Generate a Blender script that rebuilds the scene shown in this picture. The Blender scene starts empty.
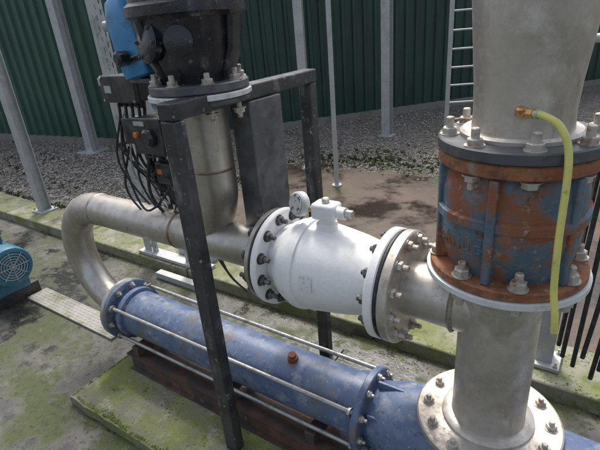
import bpy, bmesh, math, random
import numpy as np
from mathutils import Vector, Matrix
random.seed(7); rng=np.random.default_rng(7)
S=bpy.context.scene
V=Vector
# ---------------------------------------------------------------- materials
def mat(name,base,layers=(),rough=.5,metal=0.,bump=(),spec=.5,coat=0.):
    m=bpy.data.materials.new(name);m.use_nodes=True;nt=m.node_tree;N=nt.nodes;L=nt.links
    b=N['Principled BSDF'];tc=N.new('ShaderNodeTexCoord')
    b.inputs['Specular IOR Level'].default_value=spec
    b.inputs['Coat Weight'].default_value=coat
    def rgb(c):
        n=N.new('ShaderNodeRGB');n.outputs[0].default_value=(*c,1);return n.outputs[0]
    def val(v):
        n=N.new('ShaderNodeValue');n.outputs[0].default_value=v;return n.outputs[0]
    col=rgb(base);ro=val(rough);me=val(metal)
    for i,l in enumerate(layers):
        c,sc,lo,hi=l[:4];r2=l[4] if len(l)>4 else None;m2=l[5] if len(l)>5 else None
        st=l[6] if len(l)>6 else (1,1,1);kind=l[7] if len(l)>7 else 'n'
        mp=N.new('ShaderNodeMapping');mp.inputs['Scale'].default_value=st
        mp.inputs['Location'].default_value=(i*3.7+1.3,i*1.9,i*5.1)
        L.new(tc.outputs['Object'],mp.inputs[0])
        if kind=='n':
            t=N.new('ShaderNodeTexNoise');t.inputs['Scale'].default_value=sc;t.inputs['Detail'].default_value=5;t.inputs['Roughness'].default_value=.65
            o=t.outputs['Fac']
        else:
            t=N.new('ShaderNodeTexVoronoi');t.inputs['Scale'].default_value=sc
            sp=N.new('ShaderNodeSeparateColor');L.new(t.outputs['Color'],sp.inputs[0]);o=sp.outputs[0]
        L.new(mp.outputs[0],t.inputs['Vector'])
        r=N.new('ShaderNodeMapRange');r.inputs['From Min'].default_value=lo;r.inputs['From Max'].default_value=hi
        L.new(o,r.inputs['Value'])
        x=N.new('ShaderNodeMix');x.data_type='RGBA';L.new(r.outputs[0],x.inputs['Factor']);L.new(col,x.inputs['A']);x.inputs['B'].default_value=(*c,1)
        col=x.outputs['Result']
        for k,v2 in ((0,r2),(1,m2)):
            if v2 is None: continue
            y=N.new('ShaderNodeMix');y.data_type='FLOAT';L.new(r.outputs[0],y.inputs['Factor'])
            L.new(ro if k==0 else me,y.inputs['A']);y.inputs['B'].default_value=v2
            if k==0: ro=y.outputs['Result']
            else: me=y.outputs['Result']
    L.new(col,b.inputs['Base Color']);L.new(ro,b.inputs['Roughness']);L.new(me,b.inputs['Metallic'])
    prev=None
    for sc,strg,dist in bump:
        t=N.new('ShaderNodeTexNoise');t.inputs['Scale'].default_value=sc;t.inputs['Detail'].default_value=4
        L.new(tc.outputs['Object'],t.inputs['Vector'])
        bp=N.new('ShaderNodeBump');bp.inputs['Strength'].default_value=strg;bp.inputs['Distance'].default_value=dist
        L.new(t.outputs['Fac'],bp.inputs['Height'])
        if prev: L.new(prev,bp.inputs['Normal'])
        prev=bp.outputs[0]
    if prev: L.new(prev,b.inputs['Normal'])
    return m
steel=mat('stainless_steel',(.51,.485,.45),[((.37,.34,.30),3,.42,.68,.48,.8),((.58,.56,.52),9,.5,.75,.36),((.22,.16,.10),24,.60,.76,.7,.35),((.36,.31,.25),9,.48,.72,None,None,(1,1,.2)),((.50,.48,.44),80,.57,.72,.65,.4)],.36,.9,[(160,.12,.002),(6,.15,.01)])
steel_v=mat('stainless_steel_weathered',(.57,.53,.48),[((.40,.36,.30),4,.42,.66,.55,.6),((.66,.63,.59),9,.5,.70,.42),((.27,.19,.11),15,.58,.76,.7,.3,(1,1,.2)),((.48,.45,.40),50,.5,.7,.6,.45),((.33,.29,.24),2.2,.52,.70,.6)],.42,.72,[(140,.15,.002),(5,.15,.01)])
weld=mat('weld_heat_tint',(.20,.12,.07),[((.35,.27,.18),20,.4,.7)],.45,.75,[(90,.5,.004)])
weldbead=mat('weld_bead',(.42,.38,.33),[((.2,.14,.09),30,.4,.7)],.45,.75,[(150,.6,.004)])
galv=mat('galvanised_steel',(.46,.47,.47),[((.36,.37,.37),5,.4,.7,.6),((.54,.55,.55),22,.5,.75),((.28,.23,.16),7,.62,.76,.8,.1,(1,1,.2))],.5,.35,[(60,.1,.002)])
rodm=mat('tie_rod_steel',(.36,.36,.35),[((.20,.17,.13),9,.48,.68,.6,.4),((.46,.46,.45),30,.5,.7)],.42,.7,[(90,.2,.002)])
black=mat('black_paint_worn',(.026,.027,.030),[((.065,.067,.07),7,.42,.70,.5),((.30,.30,.29),30,.625,.69,.6,.1),((.17,.17,.17),11,.57,.70,.6,None,(1,1,.4)),((.18,.09,.04),16,.67,.75,.8)],.38,0,[(60,.3,.003)])
blackcast=mat('black_cast_iron_paint',(.014,.016,.022),[((.045,.05,.06),5,.45,.72,.4),((.14,.15,.16),24,.61,.73,.5)],.22,.0,[(30,.35,.004),(120,.2,.002)])
dkgrey=mat('dark_grey_flange',(.085,.092,.10),[((.16,.16,.16),10,.48,.70,.5),((.03,.03,.03),5,.52,.7),((.2,.12,.06),20,.65,.77,.8)],.4,.1,[(80,.2,.002)])
white=mat('white_paint_valve',(.80,.80,.79),[((.68,.68,.65),5,.50,.74,.5),((.50,.46,.38),24,.64,.77,.65),((.60,.60,.55),6,.58,.75,.6,None,(1,1,.25)),((.74,.74,.73),70,.45,.7)],.45,0,[(90,.2,.003),(9,.12,.006)])
whitegasket=mat('pale_gasket',(.62,.64,.64),[((.42,.41,.37),10,.48,.70),((.3,.22,.14),22,.64,.76)],.5,0,[(60,.2,.002)])
rubber=mat('black_rubber',(.018,.018,.02),[((.06,.06,.06),20,.5,.7)],.55)
bluep=mat('blue_paint_dusty',(.080,.120,.225),[((.14,.185,.28),4,.42,.66,.5),((.29,.31,.35),10,.52,.74,.65),((.05,.06,.10),20,.56,.70),((.42,.42,.40),44,.62,.72,.7),((.19,.15,.11),6,.58,.72,.8),((.13,.13,.09),2.2,.56,.70,.75)],.42,0,[(70,.3,.003),(12,.2,.006)])
rust=mat('rusty_iron',(.23,.090,.045),[((.34,.15,.07),9,.42,.65),((.10,.05,.035),18,.52,.7),((.42,.27,.18),34,.6,.75),((.30,.27,.24),10,.60,.74)],.75,.1,[(40,.6,.006),(140,.3,.003)])
rustblue=mat('rusted_blue_valve_paint',(.075,.125,.165),[((.14,.20,.24),6,.45,.7,.5),((.25,.10,.05),3.6,.47,.54,.8,.1),((.12,.055,.035),16,.58,.70,.8),((.36,.17,.08),9,.58,.70,.85),((.36,.34,.31),26,.61,.72,.7)],.5,.0,[(30,.5,.006),(120,.25,.003)])
darkrail=mat('rusty_dark_channel',(.07,.055,.05),[((.17,.085,.05),7,.45,.7,.8),((.20,.19,.18),20,.6,.75)],.6,.2,[(60,.4,.004)])
bolt=mat('bolt_zinc',(.50,.48,.44),[((.22,.16,.11),40,.5,.7,.6,.4)],.38,.75,[(200,.2,.001)])
boltr=mat('bolt_weathered',(.50,.47,.42),[((.26,.13,.07),28,.5,.66,.8,.2)],.5,.45,[(120,.3,.002)])
boltd=mat('bolt_dark',(.10,.10,.10),[((.3,.29,.27),30,.52,.7)],.45,.5)
yard=mat('yard_concrete',(.072,.068,.058),[((.125,.12,.102),1.3,.42,.60,.6),((.030,.030,.027),.8,.46,.58,.15),((.060,.076,.024),2.1,.48,.60,.8),((.17,.16,.14),5,.60,.76,.7),((.030,.030,.026),22,.52,.70),((.14,.13,.115),95,.60,.72),((.034,.031,.027),3.6,.55,.64,.10),((.05,.065,.02),9,.56,.68,.85)],.48,0,[(4,.4,.02),(60,.35,.005)])
pathm=mat('concrete_path',(.25,.24,.19),[((.16,.18,.065),2.6,.38,.58,.85),((.11,.14,.035),7,.51,.66,.9),((.36,.34,.29),5,.57,.75),((.11,.095,.08),22,.55,.71),((.30,.28,.24),100,.6,.72),((.08,.075,.06),1.4,.54,.66,.4)],.75,0,[(9,.4,.015),(90,.4,.005)])
slabm=mat('mossy_concrete_slab',(.20,.19,.14),[((.16,.19,.05),1.9,.40,.56,.85),((.22,.25,.075),6,.50,.68,.9),((.10,.095,.065),3.4,.50,.64,.4),((.30,.28,.23),9,.56,.68),((.09,.11,.035),50,.55,.68)],.7,0,[(12,.5,.015),(110,.5,.005)])
soil=mat('brown_wet_concrete',(.070,.043,.028),[((.115,.077,.052),1.0,.42,.62,.6),((.034,.024,.019),1.2,.48,.62,.16),((.070,.080,.030),1.7,.53,.68,.85),((.16,.13,.10),7,.61,.76),((.03,.025,.02),26,.54,.72),((.15,.12,.095),100,.62,.74)],.55,0,[(4,.4,.02),(60,.4,.005)])
gravelm=mat('gravel_stones',(.30,.28,.255),[((.15,.135,.12),28,.3,.9,None,None,(1,1,1),'v'),((.40,.39,.36),31,.76,.95,None,None,(1,1,1),'v'),((.18,.15,.11),2.2,.5,.75)],.9,0,[(120,.3,.004)],.3)
gravelbed=mat('gravel_bed',(.16,.145,.125),[((.06,.05,.045),45,.2,.9,None,None,(1,1,1),'v'),((.30,.28,.25),38,.6,.95,None,None,(1,1,1),'v'),((.075,.095,.04),1.3,.52,.64)],.9,0,[(60,.8,.02)])
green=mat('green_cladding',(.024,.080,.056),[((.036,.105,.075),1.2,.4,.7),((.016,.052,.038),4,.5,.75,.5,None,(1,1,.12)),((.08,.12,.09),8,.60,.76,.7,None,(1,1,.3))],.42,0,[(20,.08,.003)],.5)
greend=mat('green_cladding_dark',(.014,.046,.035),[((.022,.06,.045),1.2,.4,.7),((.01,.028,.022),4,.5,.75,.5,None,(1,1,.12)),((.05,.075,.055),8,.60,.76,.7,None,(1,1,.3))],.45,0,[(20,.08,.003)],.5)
cyan=mat('blue_cover_plastic',(.03,.20,.42),[((.08,.30,.50),8,.5,.75),((.02,.09,.18),10,.54,.70)],.32,0,[(40,.1,.003)])
motorblue=mat('motor_teal_paint',(.04,.15,.23),[((.09,.23,.31),9,.5,.72),((.03,.06,.08),16,.54,.70),((.2,.2,.18),40,.62,.72)],.45,0,[(60,.2,.002)])
plblack=mat('black_plastic',(.02,.02,.023),[((.08,.08,.08),7,.46,.70,.5)],.34)
plgrey=mat('pale_grey_panel',(.43,.44,.43),[((.28,.29,.28),6,.45,.7),((.2,.18,.15),14,.58,.72)],.5,.1,[(40,.1,.002)])
orange=mat('orange_plastic',(.60,.15,.04),(),.4)
yellow=mat('yellow_hose_pvc',(.66,.62,.17),[((.50,.47,.16),9,.45,.7),((.30,.26,.10),30,.60,.74)],.38)
brass=mat('brass_fitting',(.55,.33,.14),[((.3,.15,.05),30,.5,.7)],.4,.85)
copper=mat('rusty_plug',(.22,.075,.04),[((.12,.05,.03),30,.5,.7)],.6,.4)
glass=mat('gauge_face',(.55,.55,.52),[((.1,.1,.1),40,.55,.6)],.15)
sticker=mat('label_sticker',(.72,.72,.70),[((.50,.50,.49),60,.54,.62)],.4)
tread=mat('tread_plate',(.32,.31,.28),[((.20,.19,.165),5,.45,.7),((.14,.15,.08),3.5,.48,.64,.8,.1)],.45,.4,[(50,.2,.003)])
leaf=mat('weed_leaf',(.06,.095,.025),[((.10,.13,.04),5,.45,.65),((.04,.065,.02),14,.5,.7)],.8,0,(),.2)
mossm=mat('moss_tufts',(.09,.115,.028),[((.15,.18,.055),8,.42,.62),((.045,.06,.018),30,.52,.7)],.95,0,(),.2)
soilw=mat('concrete_wall_base',(.20,.19,.16),[((.11,.12,.07),3,.5,.7)],.85,0,[(30,.3,.01)])
debrism=mat('dead_leaf_litter',(.11,.075,.04),[((.06,.04,.022),20,.4,.7),((.20,.16,.10),40,.55,.7)],.9)
# ---------------------------------------------------------------- helpers
def root(name):
    e=bpy.data.objects.new(name,None);S.collection.objects.link(e);e.empty_display_size=.1;return e
def fin(bm,name,m,par=None,sharp=.6,bevel=0,smooth=True):
    bmesh.ops.recalc_face_normals(bm,faces=bm.faces)
    for f in bm.faces:f.smooth=smooth
    for e in bm.edges:
        if len(e.link_faces)==2: e.smooth=e.calc_face_angle(0)<sharp
    me=bpy.data.meshes.new(name);bm.to_mesh(me);bm.free()
    o=bpy.data.objects.new(name,me);S.collection.objects.link(o);me.materials.append(m)
    if par:o.parent=par
    if bevel:
        b=o.modifiers.new('bevel','BEVEL');b.width=bevel;b.segments=2;b.limit_method='ANGLE';b.angle_limit=.7
    return o
def frame(ax):
    ax=V(ax).normalized();u=ax.cross(V((0,0,1)))
    if u.length<.05:u=V((1,0,0))
    u.normalize();w=ax.cross(u);return ax,u,w
def lathe(bm,prof,org,ax,seg=48,p=2.,sq=(1,1),close=True):
    ax,u,w=frame(ax);org=V(org);rings=[]
    for r,t in prof:
        ring=[]
        for i in range(seg):
            a=2*math.pi*i/seg;c,s=math.cos(a),math.sin(a)
            k=(abs(c)**p+abs(s)**p)**(-1/p) if p!=2 else 1
            ring.append(bm.verts.new(org+ax*t+(u*c*sq[0]+w*s*sq[1])*r*k))
        rings.append(ring)
    for a,b in zip(rings,rings[1:]):
        for i in range(seg):
            j=(i+1)%seg;bm.faces.new((a[i],a[j],b[j],b[i]))
    if close: bm.faces.new(rings[0]);bm.faces.new(rings[-1])
def L(name,prof,org,ax,m,par=None,**k):
    bm=bmesh.new();lathe(bm,prof,org,ax,**k);return fin(bm,name,m,par)
def sweep(bm,pts,rad,seg=12,cap=True):
    pts=[V(p) for p in pts];n=len(pts)
    if not hasattr(rad,'__len__'):rad=[rad]*n
    T=[(pts[min(i+1,n-1)]-pts[max(i-1,0)]).normalized() for i in range(n)]
    _,u,_=frame(T[0]);rings=[]
    for i in range(n):
        u=(u-T[i]*u.dot(T[i])).normalized();w=T[i].cross(u)
        rings.append([bm.verts.new(pts[i]+(u*math.cos(2*math.pi*k/seg)+w*math.sin(2*math.pi*k/seg))*rad[i]) for k in range(seg)])
    for a,b in zip(rings,rings[1:]):
        for i in range(seg):
            j=(i+1)%seg;bm.faces.new((a[i],a[j],b[j],b[i]))
    if cap: bm.faces.new(rings[0]);bm.faces.new(rings[-1])
def spline(cp,n=12):
    cp=[V(p) for p in cp];P=[cp[0]*2-cp[1]]+cp+[cp[-1]*2-cp[-2]];o=[]
    for i in range(1,len(P)-2):
        a,b,c,d=P[i-1:i+3]
        for k in range(n):
            t=k/n;o.append(.5*((2*b)+(c-a)*t+(2*a-5*b+4*c-d)*t*t+(3*b-a-3*c+d)*t**3))
    o.append(cp[-1]);return o
def T(name,pts,rad,m,par=None,seg=12,**k):
    bm=bmesh.new();sweep(bm,pts,rad,seg);return fin(bm,name,m,par)
def bx(bm,lo,hi,rz=0,piv=None):
    lo=V(lo);hi=V(hi);c=(lo+hi)/2;s=hi-lo
    mt=Matrix.Translation(c)@Matrix.Diagonal((*s,1))
    if rz: 
        pv=V(piv) if piv else c
        mt=Matrix.Translation(pv)@Matrix.Rotation(rz,4,'Z')@Matrix.Translation(-pv)@mt
    bmesh.ops.create_cube(bm,size=1,matrix=mt)
def B(name,lo,hi,m,par=None,bevel=.004,rz=0,piv=None):
    bm=bmesh.new();bx(bm,lo,hi,rz,piv);return fin(bm,name,m,par,bevel=bevel)
def boltgeo(bm,p,ax,r=.019,h=.016,stud=.012,wash=True,rot=0.):
    ax,u,w=frame(ax);p=V(p)
    if wash: lathe(bm,[(r*1.25,-.001),(r*1.25,.003)],p,ax,seg=16)
    a0=random.random()*1.05
    rr=[]
    for t,k in ((.002,.97),(.004,1.),(h-.003,1.),(h,.88)):
        rr.append([bm.verts.new(p+ax*t+(u*math.cos(a0+i*math.pi/3)+w*math.sin(a0+i*math.pi/3))*r*k) for i in range(6)])
    for a,b in zip(rr,rr[1:]):
        for i in range(6):
            j=(i+1)%6;bm.faces.new((a[i],a[j],b[j],b[i]))
    bm.faces.new(rr[0]);bm.faces.new(rr[-1])
    if stud: lathe(bm,[(r*.52,h-.001),(r*.52,h+stud),(r*.4,h+stud+.003)],p,ax,seg=10)
def bolts(name,org,ax,R,n,m,par,r=.019,h=.016,stud=.012,a0=0.,both=None):
    bm=bmesh.new();A,u,w=frame(ax);org=V(org)
    for i in range(n):
        a=a0+2*math.pi*i/n;p=org+(u*math.cos(a)+w*math.sin(a))*R
        boltgeo(bm,p,A,r,h,stud+random.random()*.006)
        if both is not None: 
            boltgeo(bm,p-A*both,-A,r,h,0 if random.random()<.5 else stud)
            lathe(bm,[(r*.5,-both),(r*.5,0)],p,A,seg=8)
    return fin(bm,name,m,par,sharp=.4)
X=(1,0,0);Z=(0,0,1);nX=(-1,0,0);nZ=(0,0,-1)
GZ=-.085
# ---------------------------------------------------------------- ground
def sheet(name,poly,z,m,par=None):
    bm=bmesh.new();vs=[bm.verts.new((x,y,z)) for x,y in poly];f=bm.faces.new(vs)
    return fin(bm,name,m,par)
sheet('ground',[(-300,-300),(300,-300),(300,300),(-300,300)],GZ,yard)
pr=root('concrete_path')
xs=[-16,-12.2,-9.4,-7.0,-5.1,-3.15,-1.05,.95,2.9,5];
for i,(a,b) in enumerate(zip(xs,xs[1:])):
    B('bay_%d'%i,(a+.006,1.03,-.12),(b-.006,1.50,.03+.004*(i%2)),pathm,pr,.014)
def wavy(poly,amp,step=.25):
    o=[]
    for (a,b),(c,d) in zip(poly,poly[1:]+poly[:1]):
        n=max(1,int(math.hypot(c-a,d-b)/step)) if math.hypot(c-a,d-b)<12 else 1
        for i in range(n):
            t=i/n;k=amp if (b>1.6 and n>1) else 0
            o.append((a+(c-a)*t+rng.normal(0,1)*k*(i>0),b+(d-b)*t+rng.normal(0,1)*k*(i>0)))
    return o
sheet('gravel_bed',[(-20,1.5),(-4.3,1.5),(-4.6,2.6),(-4.2,4.2),(-3.2,4.7),(-2.4,4.6),(6,5.5),(6,20),(-20,20)],-.024,gravelbed)
sheet('brown_concrete_apron',wavy([(-4.6,1.5),(8,1.5),(8,5.7),(-2,4.9),(-3.2,4.9),(-4.6,4.5)],.05),-.018,soil)
SZ=.002
def slab(name,x0,x1,y0,y1,z0,z1,m,par=None):
    bm=bmesh.new();nx=int((x1-x0)/.06);ny=int((y1-y0)/.06)
    g=[[None]*(ny+1) for _ in range(nx+1)]
    for i in range(nx+1):
        for j in range(ny+1):
            e=min(i,nx-i,j,ny-j);x=x0+(x1-x0)*i/nx;y=y0+(y1-y0)*j/ny
            if e==0: x+=rng.normal(0,.003);y+=rng.normal(0,.003)
            g[i][j]=bm.verts.new((x,y,z1-(.010 if e==0 else 0)-abs(rng.normal(0,.002 if e==0 else .001))))
    for i in range(nx):
        for j in range(ny): bm.faces.new((g[i][j],g[i+1][j],g[i+1][j+1],g[i][j+1]))
    ed=[e for e in bm.edges if len(e.link_faces)==1]
    r=bmesh.ops.extrude_edge_only(bm,edges=ed)
    for v in r['geom']:
        if isinstance(v,bmesh.types.BMVert): v.co.z=z0
    return fin(bm,name,m,par,sharp=.9)
slab('mossy_concrete_slab',-2.62,1.6,-.60,.36,-.12,SZ,slabm)
def stones(name,n,area,smin,smax,m,z=0.,flat=1.):
    base=np.array([[1,0,0],[-1,0,0],[0,1,0],[0,-1,0],[0,0,1],[0,0,-1],[.6,.6,.45],[-.6,.6,-.4],[.6,-.6,.4],[-.6,-.6,.45]],float)
    bm=bmesh.new();vs=[bm.verts.new(v) for v in base];bmesh.ops.convex_hull(bm,input=vs);bm.verts.index_update()
    keep=[v for v in bm.verts if v.link_faces];idx={v.index:i for i,v in enumerate(keep)}
    bv=np.array([v.co[:] for v in keep]);bf=np.array([[idx[v.index] for v in f.verts] for f in bm.faces]);bm.free()
    vsl=[];fl=[];k=0
    for i in range(n):
        q=area();x,y=q[:2];zz=q[2] if len(q)>2 else z
        s=rng.uniform(smin,smax)*np.array([rng.uniform(.7,1.3),rng.uniform(.7,1.3),rng.uniform(.45,.8)*flat])
        a=rng.uniform(0,6.28);c,sn=np.cos(a),np.sin(a)
        v=(bv+rng.normal(0,.13,bv.shape))*s;v=v@np.array([[c,sn,0],[-sn,c,0],[0,0,1]])+np.array([x,y,zz+s[2]*.4])
        vsl.append(v);fl.append(bf+k);k+=len(bv)
    me=bpy.data.meshes.new(name);me.from_pydata(np.concatenate(vsl).tolist(),[],np.concatenate(fl).tolist())
    me.materials.append(m);o=bpy.data.objects.new(name,me);S.collection.objects.link(o);return o
def areaA():
    r=rng.random()
    if r<.62: return rng.uniform(-11.5,-4.35)+rng.normal(0,.08),rng.uniform(1.53,4.6)
    if r<.64: return rng.normal(-3.6,.9),abs(rng.normal(0,.2))+1.53
    x=rng.uniform(-7,-.3);return x,rng.uniform(4.75,9.4)+rng.normal(0,.12)
stones('gravel',24000,areaA,.010,.026,gravelm,-.02)
mc_=[(rng.uniform(-2.5,-.3),rng.uniform(-.56,-.24),rng.uniform(.02,.08)) for _ in range(16)]
pc_=[(rng.uniform(-8,1),rng.uniform(1.06,1.47),rng.uniform(.03,.12)) for _ in range(50)]
yc_=[(rng.uniform(-4.5,.2),rng.uniform(-1.3,1.0),rng.uniform(.03,.12)) for _ in range(30)]
def areaM():
    r=rng.random()
    if r<.13: return rng.uniform(-2.55,.3),-.59+abs(rng.normal(0,.03)),SZ-.010
    if r<.18: return -2.61+abs(rng.normal(0,.03)),rng.uniform(-.58,.35),SZ-.010
    if r<.24: return rng.uniform(-2.7,.3),-.62-abs(rng.normal(0,.03)),GZ-.003
    if r<.36: return rng.uniform(-8,1.2),1.04+abs(rng.normal(0,.03)),.026
    if r<.50: return rng.uniform(-9,1.2),1.49-abs(rng.normal(0,.04)),.026
    if r<.64: return rng.uniform(-4.5,.8),1.025-abs(rng.normal(0,.045)),GZ-.003
    if r<.72:
        c=yc_[rng.integers(len(yc_))];return c[0]+rng.normal(0,c[2]*1.4),min(1.02,c[1]+rng.normal(0,c[2])),GZ-.003
    if r<.87:
        c=pc_[rng.integers(len(pc_))];return c[0]+rng.normal(0,c[2]*1.6),min(1.49,max(1.04,c[1]+rng.normal(0,c[2]*.7))),.027
    c=mc_[rng.integers(len(mc_))];return c[0]+rng.normal(0,c[2]),max(-.585,c[1]+rng.normal(0,c[2]*.6)),SZ-.005
stones('moss',14000,areaM,.003,.009,mossm,0,.8)
def areaD():
    r=rng.random()
    if r<.5: return rng.uniform(-6,1),rng.uniform(-1.4,1.0),GZ
    if r<.8: return rng.uniform(-6,1),1.02-abs(rng.normal(0,.06)),GZ
    return rng.uniform(-4.4,0),rng.uniform(1.55,4.8),-.018
stones('leaf_litter_and_grit',1600,areaD,.003,.010,debrism,0,.35)
def weeds(name,n,spots,m,lmin=.02,lmax=.05):
    bm=bmesh.new()
    for i in range(n):
        cx,cy,sx,sy=spots[rng.integers(len(spots))];x=rng.normal(cx,sx);y=rng.normal(cy,sy);sc=rng.uniform(.4,1.3)
        for k in range(rng.integers(8,16)):
            a=rng.uniform(0,6.28);l=rng.uniform(lmin,lmax)*sc;w=l*rng.uniform(.05,.12);h=rng.uniform(.4,1.8)*l
            d=V((math.cos(a),math.sin(a),0));sd=V((-d.y,d.x,0));o=V((x+rng.normal(0,.01),y+rng.normal(0,.01),-.02))
            v=[bm.verts.new(o+sd*w*.4),bm.verts.new(o-sd*w*.4),bm.verts.new(o+d*l*.6-sd*w+V((0,0,h))),bm.verts.new(o+d*l+V((0,0,h*.8))),bm.verts.new(o+d*l*.6+sd*w+V((0,0,h)))]
            bm.faces.new(v)
    return fin(bm,name,m,smooth=False)
weeds('weeds',1700,[(-9,1.60,1.4,.04),(-6.5,1.58,1,.03),(-8,2.2,1.2,.2),(-10,3.0,.8,.3),(-5,1.70,.4,.08),(-3.9,5.0,.4,.2),(-2.8,5.2,.5,.2),(-3.2,5.5,.6,.3),(-1.8,5.6,.5,.25),(-4.5,1.7,.3,.1),(-3,1.53,.6,.02),(-4.65,3,.1,.9)],leaf,.012,.034)
# ---------------------------------------------------------------- sheds
def shed(name,p0,p1,H,m,pitch=.25,depth=.04,inward=1,D=6.):
    R=root(name);p0=V((*p0,0));p1=V((*p1,0));d=(p1-p0);Ln=d.length;d.normalize();n=V((-d.y,d.x,0))*inward
    bm=bmesh.new();pr=[];t=0
    while t<Ln:
        pr+= [(t,0),(t+pitch*.56,0),(t+pitch*.66,-depth),(t+pitch*.90,-depth)];t+=pitch
    pr=[q for q in pr if q[0]<=Ln];top=[];bot=[]
    for s,o in pr:
        q=p0+d*s+n*o;bot.append(bm.verts.new(q+V((0,0,.12))));top.append(bm.verts.new(q+V((0,0,H))))
    for i in range(len(bot)-1): bm.faces.new((bot[i],bot[i+1],top[i+1],top[i]))
    fin(bm,'cladding',m,R,sharp=.2)
    def slb(nm,a,b,o0,o1,z0,z1,mm):
        bm=bmesh.new();c=[p0+d*a+n*o0,p0+d*b+n*o0,p0+d*b+n*o1,p0+d*a+n*o1]
        lo=[bm.verts.new(q+V((0,0,z0))) for q in c];hi=[bm.verts.new(q+V((0,0,z1))) for q in c]
        bm.faces.new(lo);bm.faces.new(hi)
        for i in range(4): bm.faces.new((lo[i],lo[(i+1)%4],hi[(i+1)%4],hi[i]))
        fin(bm,nm,mm,R)
    slb('plinth',0,Ln,-.06,.3,-.08,.13,soilw)
    slb('building_core',.05,Ln-.05,.06,D,.13,H-.05,m)
    slb('roof',-.1,Ln+.1,-.25,D+.1,H+.01,H+.12,galv)
    slb('gutter',-.1,Ln+.1,-.40,-.255,H-.1,H+.02,galv)
    slb('corner_flashing',Ln-.12,Ln+.02,-.06,.04,.13,H-.02,m)
    bm=bmesh.new()
    for i in range(int(Ln/pitch)):
        for z in (.35,1.4,2.5,3.6):
            q=p0+d*(i*pitch+pitch*.28)+V((0,0,z));lathe(bm,[(.008,0),(.006,.006)],q,-n,seg=6)
    fin(bm,'cladding_screws',m,R)
    return R
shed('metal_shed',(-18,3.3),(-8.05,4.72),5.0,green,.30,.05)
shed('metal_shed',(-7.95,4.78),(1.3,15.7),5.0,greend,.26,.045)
# ---------------------------------------------------------------- steel posts
def ipost(x,y,H,w=.12,base=.2,name='steel_post',rz=0,m=galv,plate=True,z0=-.02):
    R=root(name);bm=bmesh.new();t=.012
    pv=(x,y,0)
    bx(bm,(x-w/2,y-w/2,z0),(x+w/2,y-w/2+t,H),rz,pv);bx(bm,(x-w/2,y+w/2-t,z0),(x+w/2,y+w/2,H),rz,pv);bx(bm,(x-t/2,y-w/2+t,z0),(x+t/2,y+w/2-t,H),rz,pv)
    fin(bm,'column',m,R)
    if plate:
        B('base_plate',(x-base/2,y-base/2,z0),(x+base/2,y+base/2,z0+.03),m,R,rz=rz,piv=pv)
        bm=bmesh.new()
        for a in (-1,1):
            for b in (-1,1): boltgeo(bm,(x+a*base*.38,y+b*base*.38,z0+.03),Z,.014,.014,.02)
        fin(bm,'anchor_bolts',bolt,R)
    return R
ipost(-6.44,1.34,5,.14,.26,z0=.03)
ipost(-9.2,3.95,5,.20,.5,rz=.1)
def rpost(x,y,H,r,name,m=galv):
    R=root(name);L('pole',[(r,-.02),(r,H)],(x,y,0),Z,m,R,seg=20);L('foot_flange',[(r*2.2,-.02),(r*2.2,.01),(r*1.1,.012)],(x,y,0),Z,m,R,seg=24);return R
rpost(-3.02,3.93,5,.033,'steel_pole')
ipost(-3.55,6.93,5,.17,.28)
ipost(-3.9,4.55,5,.13,.22,rz=.4)
lr=root('access_ladder')
lp=V((-2.14,6.2,0));ld=V((.52,.30,0)).normalized()
for s in (0,.48):
    q=lp+ld*s;B('rail_%d'%int(s*10),(q.x-.035,q.y-.012,-.02),(q.x+.035,q.y+.012,5),galv,lr,.003)
for i in range(17):
    z=.25+i*.28;T('rung_%d'%i,[lp+V((0,0,z)),lp+ld*.48+V((0,0,z))],.015,galv,lr,8)
# ---------------------------------------------------------------- stainless pipe run with return bend
pp=root('stainless_pipe_run')
zu=1.19;zp=.38;R0=(zu-zp)/2;xc=-2.65
pts=[(-1.12,0,zu),(-1.8,0,zu),(-2.3,0,zu)]
for i in range(25):
    a=math.pi/2+math.pi*i/24;pts.append((xc+R0*math.cos(a),0,(zu+zp)/2+R0*math.sin(a)))
pts+=[(-2.62,0,zp)]
T('pipe',pts,.11,steel,pp,48)
for x in (-2.62,-1.80):
    L('weld_bead',[(.109,-.012),(.1135,-.006),(.1145,0),(.1135,.006),(.109,.012)],(x,0,zu),X,weldbead if x<-2 else weld,pp)
bpts=spline([(-1.66,0,1.20),(-1.54,0,1.29),(-1.46,0,1.45),(-1.45,0,1.62),(-1.45,0,1.98)],8)
T('riser',bpts,[.10+.016*min(1,i/12) for i in range(len(bpts))],steel,pp,40)
L('riser_weld',[(.115,-.008),(.121,0),(.115,.008)],(-1.45,0,1.62),Z,weld,pp)
L('riser_flange',[(.125,0),(.235,.002),(.24,.006),(.24,.024),(.235,.028)],(-1.45,0,1.955),Z,dkgrey,pp)
L('gasket_ring',[(.246,0),(.25,.003),(.25,.022),(.246,.026)],(-1.45,0,1.985),Z,whitegasket,pp,seg=64)
hc=root('black_pump_casing');o=(-1.45,0,2.014)
L('flange',[(.232,0),(.24,.006),(.24,.036),(.232,.042)],o,Z,dkgrey,hc,seg=64)
bolts('flange_bolts',(-1.45,0,2.056),Z,.205,8,boltr,hc,.026,.024,.02,.2,both=.13)
L('casing',[(.155,0),(.158,.03),(.172,.06),(.195,.12),(.21,.20),(.218,.27),(.222,.28),(.24,.295),(.24,.335),(.222,.35),(.215,.6),(.20,.72),(.13,.78)],(-1.45,0,2.056),Z,blackcast,hc,seg=64,p=3.4)
for k,(a) in enumerate((-1.9,-.9,-2.6,.1)):
    c,s=math.cos(a),math.sin(a)
    T('rib_%d'%k,[(-1.45+c*.16,s*.16,2.08),(-1.45+c*.215,s*.215,2.2),(-1.45+c*.235,s*.235,2.33)],[.014,.018,.02],blackcast,hc,10)
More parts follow.
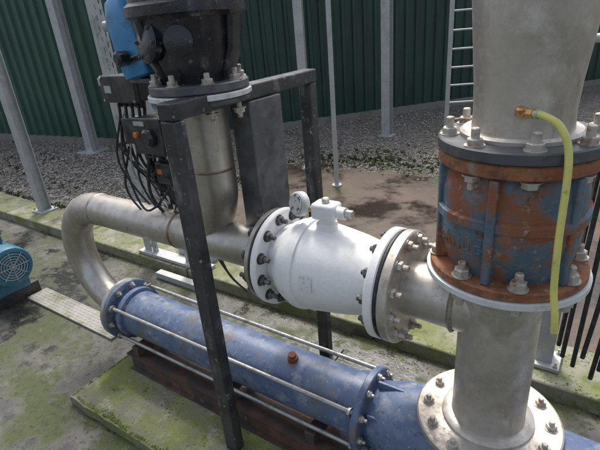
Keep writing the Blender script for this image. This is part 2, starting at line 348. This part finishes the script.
L('inspection_cover',[(.085,0),(.085,.03),(.07,.04),(.03,.045)],(-1.50,-.19,2.24),(-.2,-1,.15),blackcast,hc,seg=32)
bolts('cover_bolts',(-1.506,-.225,2.246),(-.2,-1,.15),.068,6,boltd,hc,.01,.01,0)
L('side_nozzle',[(.05,0),(.05,.035),(.062,.04),(.062,.055),(.04,.06)],(-1.34,-.17,2.24),(.7,-1,.1),blackcast,hc,seg=28)
T('lifting_lug',[(-1.56,-.12,2.41),(-1.56,-.12,2.46),(-1.50,-.12,2.49),(-1.44,-.12,2.46),(-1.44,-.12,2.41)],.014,blackcast,hc,10)
ac=root('valve_actuator')
L('blue_cover',[(.05,0),(.085,.008),(.09,.03),(.095,.10),(.088,.30),(.07,.37),(.05,.385)],(-1.79,-.04,2.08),(-.2,0,1),cyan,ac,seg=48,p=6.,sq=(.72,1.1))
L('blue_cover_rim',[(.094,0),(.102,.006),(.102,.022),(.094,.028)],(-1.803,-.04,2.15),(-.2,0,1),blackcast,ac,seg=48,p=6.,sq=(.73,1.12))
L('motor_body',[(.05,0),(.07,.02),(.075,.10),(.075,.3),(.06,.34)],(-1.70,.02,2.10),(0,0,1),blackcast,ac,seg=32,p=3.)
B('bracket',(-1.90,-.06,2.05),(-1.58,.02,2.075),dkgrey,ac)
L('handle_socket',[(.035,0),(.035,.05),(.022,.06)],(-1.80,-.12,2.18),(-.1,-1,0),blackcast,ac,seg=24)
T('white_cap',[(-1.97,-.06,2.33),(-1.99,-.07,2.33)],.026,plgrey,ac,20)
cb=root('junction_box')
B('box',(-2.22,.0,1.94),(-1.93,.14,2.08),plblack,cb,.01)
B('lid',(-2.225,-.025,1.935),(-1.925,.0,2.085),plblack,cb,.008)
B('rating_label',(-2.19,-.0275,1.99),(-2.13,-.0255,2.03),plgrey,cb,0)
bm=bmesh.new()
for i in range(5): lathe(bm,[(.018,0),(.018,.03),(.012,.04)],(-2.18+i*.05,.05,1.94),nZ,seg=8)
fin(bm,'cable_glands',plblack,cb)
bm=bmesh.new()
for a in (-2.21,-1.94):
    for z in (1.95,2.07): lathe(bm,[(.008,0),(.008,.004)],(a,-.025,z),(0,-1,0),seg=8)
fin(bm,'lid_screws',bolt,cb)
cb2=root('junction_box')
B('box',(-1.99,-.02,1.66),(-1.76,.12,1.86),plblack,cb2,.012)
B('lid',(-1.995,-.045,1.655),(-1.755,-.02,1.865),plblack,cb2,.01)
L('indicator',[(.018,0),(.018,.02),(.012,.026)],(-1.95,-.045,1.77),(0,-1,0),orange,cb2,seg=20)
L('knob',[(.05,0),(.05,.03),(.035,.045)],(-1.84,-.045,1.76),(0,-1,0),blackcast,cb2,seg=28)
B('label',(-1.97,-.0475,1.82),(-1.88,-.0455,1.845),plgrey,cb2,0)
cb3=root('junction_box')
B('box',(-2.14,.02,1.70),(-2.03,.10,1.84),plgrey,cb3,.01);B('lid',(-2.145,.0,1.695),(-2.025,.02,1.845),plblack,cb3,.006)
cb4=root('junction_box')
B('box',(-1.93,-.0,1.47),(-1.80,.08,1.60),plblack,cb4,.01);L('gland',[(.02,0),(.02,.04)],(-1.865,.04,1.47),nZ,plblack,cb4,seg=8)
B('sticker',(-1.91,-.002,1.53),(-1.87,-.0005,1.56),orange,cb4,0)
wr=root('cable_bundle')
for i in range(24):
    x0=rng.uniform(-2.2,-1.78);z0=rng.uniform(1.66,1.95);x1=rng.uniform(-2.18,-1.66);z1=rng.uniform(1.30,1.85);sag=rng.uniform(.02,.26)
    y=rng.uniform(-.03,.16)
    pts=spline([(x0,y,z0),(x0-.04+rng.normal(0,.03),y-.03,(z0+z1)/2-.1),((x0+x1)/2,y+rng.normal(0,.03),min(z0,z1)-sag),(x1+.03,y+.02,z1-.05),(x1,y,z1)],8)
    T('cable_%d'%i,pts,float(rng.choice([.005,.007,.010])),{3:galv,7:leaf,17:plgrey}.get(i,rubber),wr,8)
for k in range(4):
    T('drop_cable_%d'%k,spline([(-2.17+k*.06,.03,1.92),(-2.18+k*.06,.02,1.6),(-2.08+k*.05,.14,1.36),(-2.0+k*.04,.25,1.15),(-2.1,.6,.5),(-2.3,.98,.05)],10),.009,rubber,wr,8)
ss=root('perforated_cable_stand')
def perf(nm,x,y,H,w=.1):
    bm=bmesh.new();n=int(H/.09)
    for i in range(n):
        z=i*.09+.03
        bx(bm,(x-w/2,y-.004,z),(x+w/2,y+.004,z+.045))
    bx(bm,(x-w/2,y-.005,.03),(x-w/2+w*.3,y+.03,.03+n*.09));bx(bm,(x+w/2-w*.3,y-.005,.03),(x+w/2,y+.03,.03+n*.09));bx(bm,(x-w*.08,y-.0055,.03),(x+w*.08,y+.0055,.03+n*.09))
    fin(bm,nm,plgrey,ss)
perf('column_a',-3.8,1.12,3.6,.19);perf('column_b',-3.18,1.12,2.2,.12)
B('back_board',(-3.55,1.05,.75),(-2.85,1.08,1.75),plgrey,ss)
B('cross_rail',(-3.95,1.08,1.85),(-2.75,1.11,1.92),galv,ss)
B('foot_rail',(-3.95,1.06,.034),(-2.9,1.2,.07),galv,ss);B('foot_rail_b',(-3.5,.90,GZ),(-2.9,.98,-.02),galv,ss)
B('foot_box',(-3.45,1.21,.034),(-3.0,1.36,.16),plgrey,ss)
# ---------------------------------------------------------------- support frame
fr=root('pipe_support_frame')
xf=-1.30;w=.044
B('front_leg',(xf-w,-.33-.033,SZ-.02),(xf+w,-.33+.033,1.94),black,fr,.008)
B('rear_leg',(xf-w,.72-.033,GZ),(xf+w,.72+.033,1.94),black,fr,.008)
B('top_beam',(xf-w-.002,-.365,1.941),(xf+w+.002,.757,2.015),black,fr,.008)
B('web_plate',(xf-.065,.10,1.14),(xf+.065,.36,1.9395),dkgrey,fr,.006)
B('base_plate',(xf-.1,.62,GZ-.01),(xf+.1,.82,GZ+.012),black,fr,.003)
# ---------------------------------------------------------------- check valve
cv=root('check_valve')
def fl(nm,x0,t,R,m,par,z=zu): return L(nm,[(R-.006,0),(R,.005),(R,t-.005),(R-.006,t)],(x0,0,z),X,m,par,seg=64)
x0=-1.11
fl('pipe_flange',x0,.03,.24,steel,cv);fl('gasket_left',x0+.03,.016,.244,rubber,cv);fl('left_flange',x0+.046,.036,.25,white,cv)
xb=x0+.082
L('body',[(.16,0),(.172,.015),(.178,.04),(.200,.07),(.214,.10),(.219,.14),(.219,.19),(.214,.26),(.203,.34),(.190,.42),(.178,.47),(.172,.51),(.178,.56)],(xb,0,zu),X,white,cv,seg=72)
L('body_band',[(.212,-.028),(.229,-.020),(.231,0),(.229,.020),(.212,.028)],(xb+.16,0,zu),X,white,cv,seg=72)
xr=-.475
fl('right_flange',xr,.042,.25,white,cv);fl('gasket_right',xr+.042,.018,.246,rubber,cv);fl('mating_flange',xr+.06,.045,.25,steel_v,cv)
bolts('left_bolts',(xb,0,zu),X,.214,12,boltd,cv,.023,.022,.024,.13,both=.082)
bolts('right_bolts',(xr+.105,0,zu),X,.214,12,boltr,cv,.023,.022,.022,.13)
bolts('right_bolts_back',(xr,0,zu),nX,.214,12,boltd,cv,.023,.022,.010,.13)
bm=bmesh.new();rows=[]
for i in range(5):
    a=math.radians(-4+i*5)
    rows.append([bm.verts.new((x,-math.cos(a)*r,zu+math.sin(a)*r)) for x,r in ((-.80,.2205),(-.74,.2158))])
for p,q in zip(rows,rows[1:]): bm.faces.new((p[0],p[1],q[1],q[0]))
fin(bm,'label_sticker',sticker,cv)
xt=-.77
L('boss',[(.05,0),(.05,.03),(.035,.035),(.035,.06)],(xt,0,zu+.205),Z,white,cv,seg=28)
B('top_block',(xt-.06,-.045,zu+.258),(xt+.06,.045,zu+.335),white,cv,.014)
T('side_plug',[(xt+.055,0,zu+.295),(xt+.10,0,zu+.295)],.028,white,cv,20)
T('knob_plug',[(xt+.10,0,zu+.295),(xt+.135,0,zu+.295)],.02,bolt,cv,6)
L('cap_screw',[(.02,0),(.02,.018),(.014,.022)],(xt,0,zu+.335),Z,bolt,cv,seg=6)
gg=root('pressure_gauge')
L('stem',[(.012,0),(.012,.05)],(xt-.06,-.02,zu+.30),nX,brass,gg,seg=12)
gx=xt-.125
L('case',[(.052,0),(.058,.006),(.058,.035),(.05,.042)],(gx,-.0,zu+.31),(-.35,-1,.25),whitegasket,gg,seg=40)
L('face',[(.046,0),(.046,.003)],(gx-.0146,-.0418,zu+.3205),(-.35,-1,.25),glass,gg,seg=40)
# ---------------------------------------------------------------- vertical discharge pipe
vp=root('vertical_discharge_pipe')
L('stub',[(.118,0),(.12,.06),(.125,.2),(.13,.40)],(-.38,0,zu),X,steel_v,vp,seg=56)
L('riser',[(.165,.62),(.150,.64),(.148,.72),(.148,.85),(.1485,1.3),(.15,1.385)],(0,0,0),Z,steel_v,vp,seg=72)
L('stub_weld',[(.13,-.010),(.139,0),(.13,.010)],(-.16,0,zu),X,weldbead,vp,seg=56)
L('base_flange',[(.16,0),(.295,.002),(.30,.007),(.30,.033),(.293,.038)],(0,0,.60),Z,steel_v,vp,seg=72)
L('collar',[(.19,0),(.188,.012),(.17,.02),(.15,.024)],(0,0,.638),Z,steel_v,vp,seg=72)
bolts('base_bolts',(0,0,.638),Z,.25,12,boltr,vp,.022,.02,.012,.2)
L('top_flange',[(.16,0),(.275,.002),(.28,.006),(.28,.026)],(0,0,1.372),Z,whitegasket,vp,seg=72)
gv=root('rusty_gate_valve')
L('lower_flange',[(.262,0),(.268,.005),(.268,.030),(.262,.035),(.215,.038)],(0,0,1.399),Z,rust,gv,seg=72)
L('body',[(.20,0),(.205,.02),(.218,.06),(.228,.12),(.230,.20),(.228,.28),(.218,.34),(.20,.37)],(0,0,1.434),Z,rustblue,gv,seg=72,p=2.35)
L('mid_band',[(.230,-.02),(.242,-.014),(.242,.014),(.230,.02)],(0,0,1.64),Z,rustblue,gv,seg=72,p=2.35)
L('upper_flange',[(.21,0),(.248,.004),(.255,.01),(.255,.045),(.248,.05)],(0,0,1.80),Z,rust,gv,seg=72)
bm=bmesh.new()
for i in range(6):
    a=i*math.pi/3+.45;c,s=math.cos(a),math.sin(a);p=V((c*.222,s*.222,0))
    bx(bm,(p.x-.03,p.y-.014,1.436),(p.x+.03,p.y+.014,1.80),a,(p.x,p.y,0))
fin(bm,'ribs',rustblue,gv,bevel=.006)
L('adaptor_flange',[(.255,0),(.260,.004),(.260,.034),(.255,.038)],(0,0,1.853),Z,dkgrey,gv,seg=72)
L('gasket',[(.245,0),(.245,.004)],(0,0,1.8495),Z,rubber,gv,seg=72)
bolts('lower_bolts',(0,0,1.437),Z,.238,8,boltr,gv,.027,.028,.022,.35,both=.068)
bolts('upper_bolts',(0,0,1.891),Z,.222,8,boltr,gv,.026,.024,.026,.35,both=.092)
def letter(bm,a0,z0,strokes,Rr=.237,h=.05,wd=.030):
    for (u0,v0,u1,v1) in strokes:
        P=[]
        for t in (0,.5,1):
            u=u0+(u1-u0)*t;v=v0+(v1-v0)*t;a=a0+u*wd/Rr;k=(abs(math.cos(a))**2.35+abs(math.sin(a))**2.35)**(-1/2.35)
            P.append((math.cos(a)*.2265*k,math.sin(a)*.2265*k,z0+v*h))
        sweep(bm,P,.0042,6)
bm=bmesh.new()
seq=[[(0,0,0,1),(0,1,.8,1),(0,.5,.6,.5),(0,0,.8,0)],[(0,0,.4,1),(.4,1,.8,0),(.2,.4,.6,.4)],[(0,0,0,1),(0,1,.8,0),(.8,0,.8,1)],[(0,0,0,1),(0,1,.7,.9),(.7,.9,.7,.1),(.7,.1,0,0)],[(0,1,.7,1),(.7,1,.7,.5),(.7,.5,0,.5),(0,.5,0,0),(0,0,.7,0)]]
for i,sq_ in enumerate(seq): letter(bm,math.radians(-146+i*10),1.535,sq_)
fin(bm,'cast_lettering',rustblue,gv)
up=root('upper_reducer_pipe')
L('pipe',[(.165,1.891),(.156,1.90),(.152,1.96),(.156,2.05),(.170,2.2),(.188,2.4),(.203,2.6),(.208,2.75)],(0,0,0),Z,steel_v,up,seg=72)
L('collar',[(.19,0),(.19,.012),(.18,.02)],(0,0,1.8915),Z,steel_v,up,seg=72)
hs=root('yellow_hose')
T('hose',spline([(.04,-.155,1.985),(.085,-.185,1.985),(.135,-.205,1.955),(.165,-.225,1.87),(.175,-.265,1.65),(.185,-.285,1.50),(.200,-.30,1.42),(.205,-.30,1.36)],14),.0105,yellow,hs,14)
T('fitting',[(.025,-.148,1.985),(.055,-.166,1.987)],.014,brass,hs,6)
L('elbow_plug',[(.017,0),(.017,.02),(.01,.025)],(.018,-.147,1.98),(0,-.3,1),brass,hs,seg=12)
T('elbow_stem',[(.018,-.13,1.985),(.018,-.165,1.985)],.012,brass,hs,12)
L('hose_clamp',[(.0115,0),(.0135,.001),(.0135,.009),(.0115,.01)],(.062,-.170,1.9865),(.8,-.5,0),galv,hs,seg=16)
# ---------------------------------------------------------------- pump
pu=root('progressive_cavity_pump')
L('inlet_flange',[(.225,0),(.23,.005),(.23,.028),(.225,.033)],(-2.63,0,zp),X,steel,pu,seg=64)
L('inlet_flange_pump',[(.225,0),(.232,.005),(.232,.033),(.225,.038)],(-2.594,0,zp),X,bluep,pu,seg=64)
bolts('inlet_bolts',(-2.556,0,zp),X,.197,10,bolt,pu,.02,.018,.014,.1,both=.074)
L('neck',[(.16,0),(.155,.03),(.17,.06)],(-2.556,0,zp),X,bluep,pu,seg=48)
L('end_ring',[(.178,0),(.19,.005),(.19,.045),(.178,.05)],(-2.50,0,zp),X,bluep,pu,seg=64)
L('stator_tube',[(.165,0),(.166,1.92)],(-2.455,0,zp),X,bluep,pu,seg=72)
L('stator_end_ring',[(.166,0),(.18,.006),(.18,.07),(.166,.076)],(-.66,0,zp),X,bluep,pu,seg=64)
L('suction_flange',[(.222,0),(.228,.005),(.228,.035),(.222,.04)],(-.58,0,zp),X,bluep,pu,seg=64)
bolts('suction_bolts',(-.538,0,zp),X,.197,10,bolt,pu,.018,.016,.012,.1)
for k,a in enumerate((.60,2.54,3.75,5.67)):
    c,s=math.cos(a)*.207,math.sin(a)*.207
    T('tie_rod_%d'%k,[(-2.52,-c,zp+s),(-.54,-c,zp+s)],.0125,rodm,pu,14)
    bm=bmesh.new();boltgeo(bm,(-2.515,-c,zp+s),nX,.02,.02,.01);boltgeo(bm,(-.59,-c,zp+s),nX,.02,.018,0)
    fin(bm,'rod_nuts_%d'%k,bolt,pu)
L('casing',[(.16,0),(.175,.05),(.20,.12),(.222,.22),(.235,.45),(.235,.85),(.22,1.25),(.20,1.6)],(-.54,0,zp),X,bluep,pu,seg=64)
L('branch',[(.235,0),(.21,.12),(.20,.20),(.265,.215),(.27,.22),(.27,.247)],(0,0,.35),Z,bluep,pu,seg=64)
for k,y in enumerate((-.14,.0,.14)):
    B('casing_rib_%d'%k,(-.52,y-.008,.50-abs(y)*.6),(-.22,y+.008,.59-abs(y)*.7),bluep,pu,.004)
B('casing_foot',(-.45,-.22,SZ),(.5,.22,.2),bluep,pu,.01)
L('plug_boss',[(.032,0),(.03,.03),(.022,.032),(.022,.05)],(-1.03,-.03,zp+.155),(0,-.15,1),copper,pu,seg=20)
for k,y in enumerate((-.17,.17)):
    bm=bmesh.new();bx(bm,(-2.45,y-.035,SZ+.001),(-.5,y+.035,SZ+.01));bx(bm,(-2.45,y-.035,.14),(-.5,y+.035,.148));bx(bm,(-2.45,y-.004,SZ+.0105),(-.5,y+.004,.1395))
    fin(bm,'base_channel_%d'%k,darkrail,pu)
B('base_tray',(-2.46,-.13,.05),(-.5,.13,.07),darkrail,pu)
for x in (-2.35,-1.5,-.85):
    B('saddle',(x-.03,-.19,.149),(x+.03,.19,.225),darkrail,pu)
# ---------------------------------------------------------------- motor on the left
mo=root('electric_motor');dx=.14
mc=(-5.0+dx,-.08,.36)
L('body',[(.16,0),(.17,.02),(.17,.42)],mc,X,motorblue,mo,seg=48)
bm=bmesh.new()
for i in range(28):
    a=2*math.pi*i/28;y=-.08+math.cos(a)*.18;z=.36+math.sin(a)*.18
    lathe(bm,[(.006,0),(.006,.38)],(-4.98+dx,y,z),X,seg=6)
fin(bm,'cooling_fins',motorblue,mo)
L('fan_cowl',[(.19,0),(.195,.02),(.195,.15),(.185,.18),(.15,.19),(.146,.18)],(-4.58+dx,-.08,.36),X,motorblue,mo,seg=48)
bm=bmesh.new()
for r in (.03,.055,.08,.105,.13):
    sweep(bm,[(-4.392+dx,-.08+r*math.cos(t*math.pi/12),.36+r*math.sin(t*math.pi/12)) for t in range(25)],.004,6)
for t in range(8):
    a=t*math.pi/4;sweep(bm,[(-4.39+dx,-.08,.36),(-4.39+dx,-.08+.15*math.cos(a),.36+.15*math.sin(a))],.004,6)
fin(bm,'fan_grille',galv,mo)
B('terminal_box',(-4.9+dx,-.18,.52),(-4.68+dx,.02,.62),motorblue,mo,.01)
B('feet',(-4.95+dx,-.24,.04),(-4.55+dx,.08,.2),motorblue,mo,.01)
B('plinth',(-5.4,-.33,GZ-.02),(-4.45,.17,.04),yard,mo,.012)
tp=root('tread_plate_cover');B('plate',(-4.4,-.01,GZ-.01),(-3.0,.2,GZ+.022),tread,tp,.003)
bm=bmesh.new()
for i in range(46):
    for j in range(6):
        x=-4.37+i*.03;y=.015+j*.034;a=.7 if (i+j)%2 else -.7
        bx(bm,(x-.009,y-.002,GZ+.021),(x+.009,y+.002,GZ+.0245),a)
fin(bm,'tread_pattern',tread,tp)
# ---------------------------------------------------------------- hanging cables on the right
hr=root('hanging_black_cables')
T('hanger_bar',[(.1,1.0,2.1),(1.3,1.0,2.1)],.02,galv,hr,12);T('hanger_post',[(1.25,1.05,-.02),(1.25,1.05,2.3)],.03,galv,hr,16)
for k in range(7):
    xk=.20+k*.045+rng.normal(0,.008);yk=1.0+rng.normal(0,.02);zb=[.36,.30,.24,.33,.2,.28,.31][k]
    T('cable_%d'%k,spline([(xk+.05,yk,2.12),(xk+.045,yk-.022,1.9),(xk+.03+rng.normal(0,.008),yk-.02,1.3),(xk+.01+rng.normal(0,.01),yk,.8),(xk,yk,zb)],10),.013,rubber,hr,10)
ipost(.12,1.25,1.1,.10,.2,name='galvanised_bracket',z0=.034)
# ---------------------------------------------------------------- camera
pitch,roll,yaw,f=.4221,.0871,.6247,457.62
cp,sp=math.cos(pitch),math.sin(pitch)
fw=V((-math.sin(yaw)*cp,math.cos(yaw)*cp,-sp));r0=V((math.cos(yaw),math.sin(yaw),0));d0=fw.cross(r0)
rt=math.cos(roll)*r0+math.sin(roll)*d0;dn=-math.sin(roll)*r0+math.cos(roll)*d0
mw=Matrix.Identity(4)
for i in range(3): mw[i][0]=rt[i];mw[i][1]=-dn[i];mw[i][2]=-fw[i]
mw.translation=V((.253,-1.6319,2.2878))
cam=bpy.data.cameras.new('camera');co=bpy.data.objects.new('camera',cam);S.collection.objects.link(co);co.matrix_world=mw
cam.sensor_width=36;cam.lens=f/600*36;cam.clip_end=1000;cam.clip_start=.02;S.camera=co
# ---------------------------------------------------------------- light
el,az=math.radians(58),math.radians(125)
w=bpy.data.worlds.new('World');S.world=w;w.use_nodes=True;nt=w.node_tree
bg=nt.nodes['Background'];sk=nt.nodes.new('ShaderNodeTexSky');sk.sky_type='NISHITA';sk.sun_disc=False
sk.sun_elevation=el;sk.sun_rotation=math.pi/2-az;sk.air_density=1.0;sk.dust_density=5.
hsv=nt.nodes.new('ShaderNodeHueSaturation');hsv.inputs['Saturation'].default_value=.6;hsv.inputs['Value'].default_value=1.6
nt.links.new(sk.outputs[0],hsv.inputs['Color']);nt.links.new(hsv.outputs[0],bg.inputs[0]);bg.inputs[1].default_value=.15
sd=bpy.data.lights.new('sun','SUN');sd.energy=2.4;sd.angle=math.radians(9);sd.color=(1,.97,.93)
so=bpy.data.objects.new('sun',sd);S.collection.objects.link(so)
dv=V((math.cos(az)*math.cos(el),math.sin(az)*math.cos(el),math.sin(el)));so.rotation_euler=dv.to_track_quat('Z','Y').to_euler()
S.view_settings.view_transform='Standard';S.view_settings.look='None';S.view_settings.exposure=0
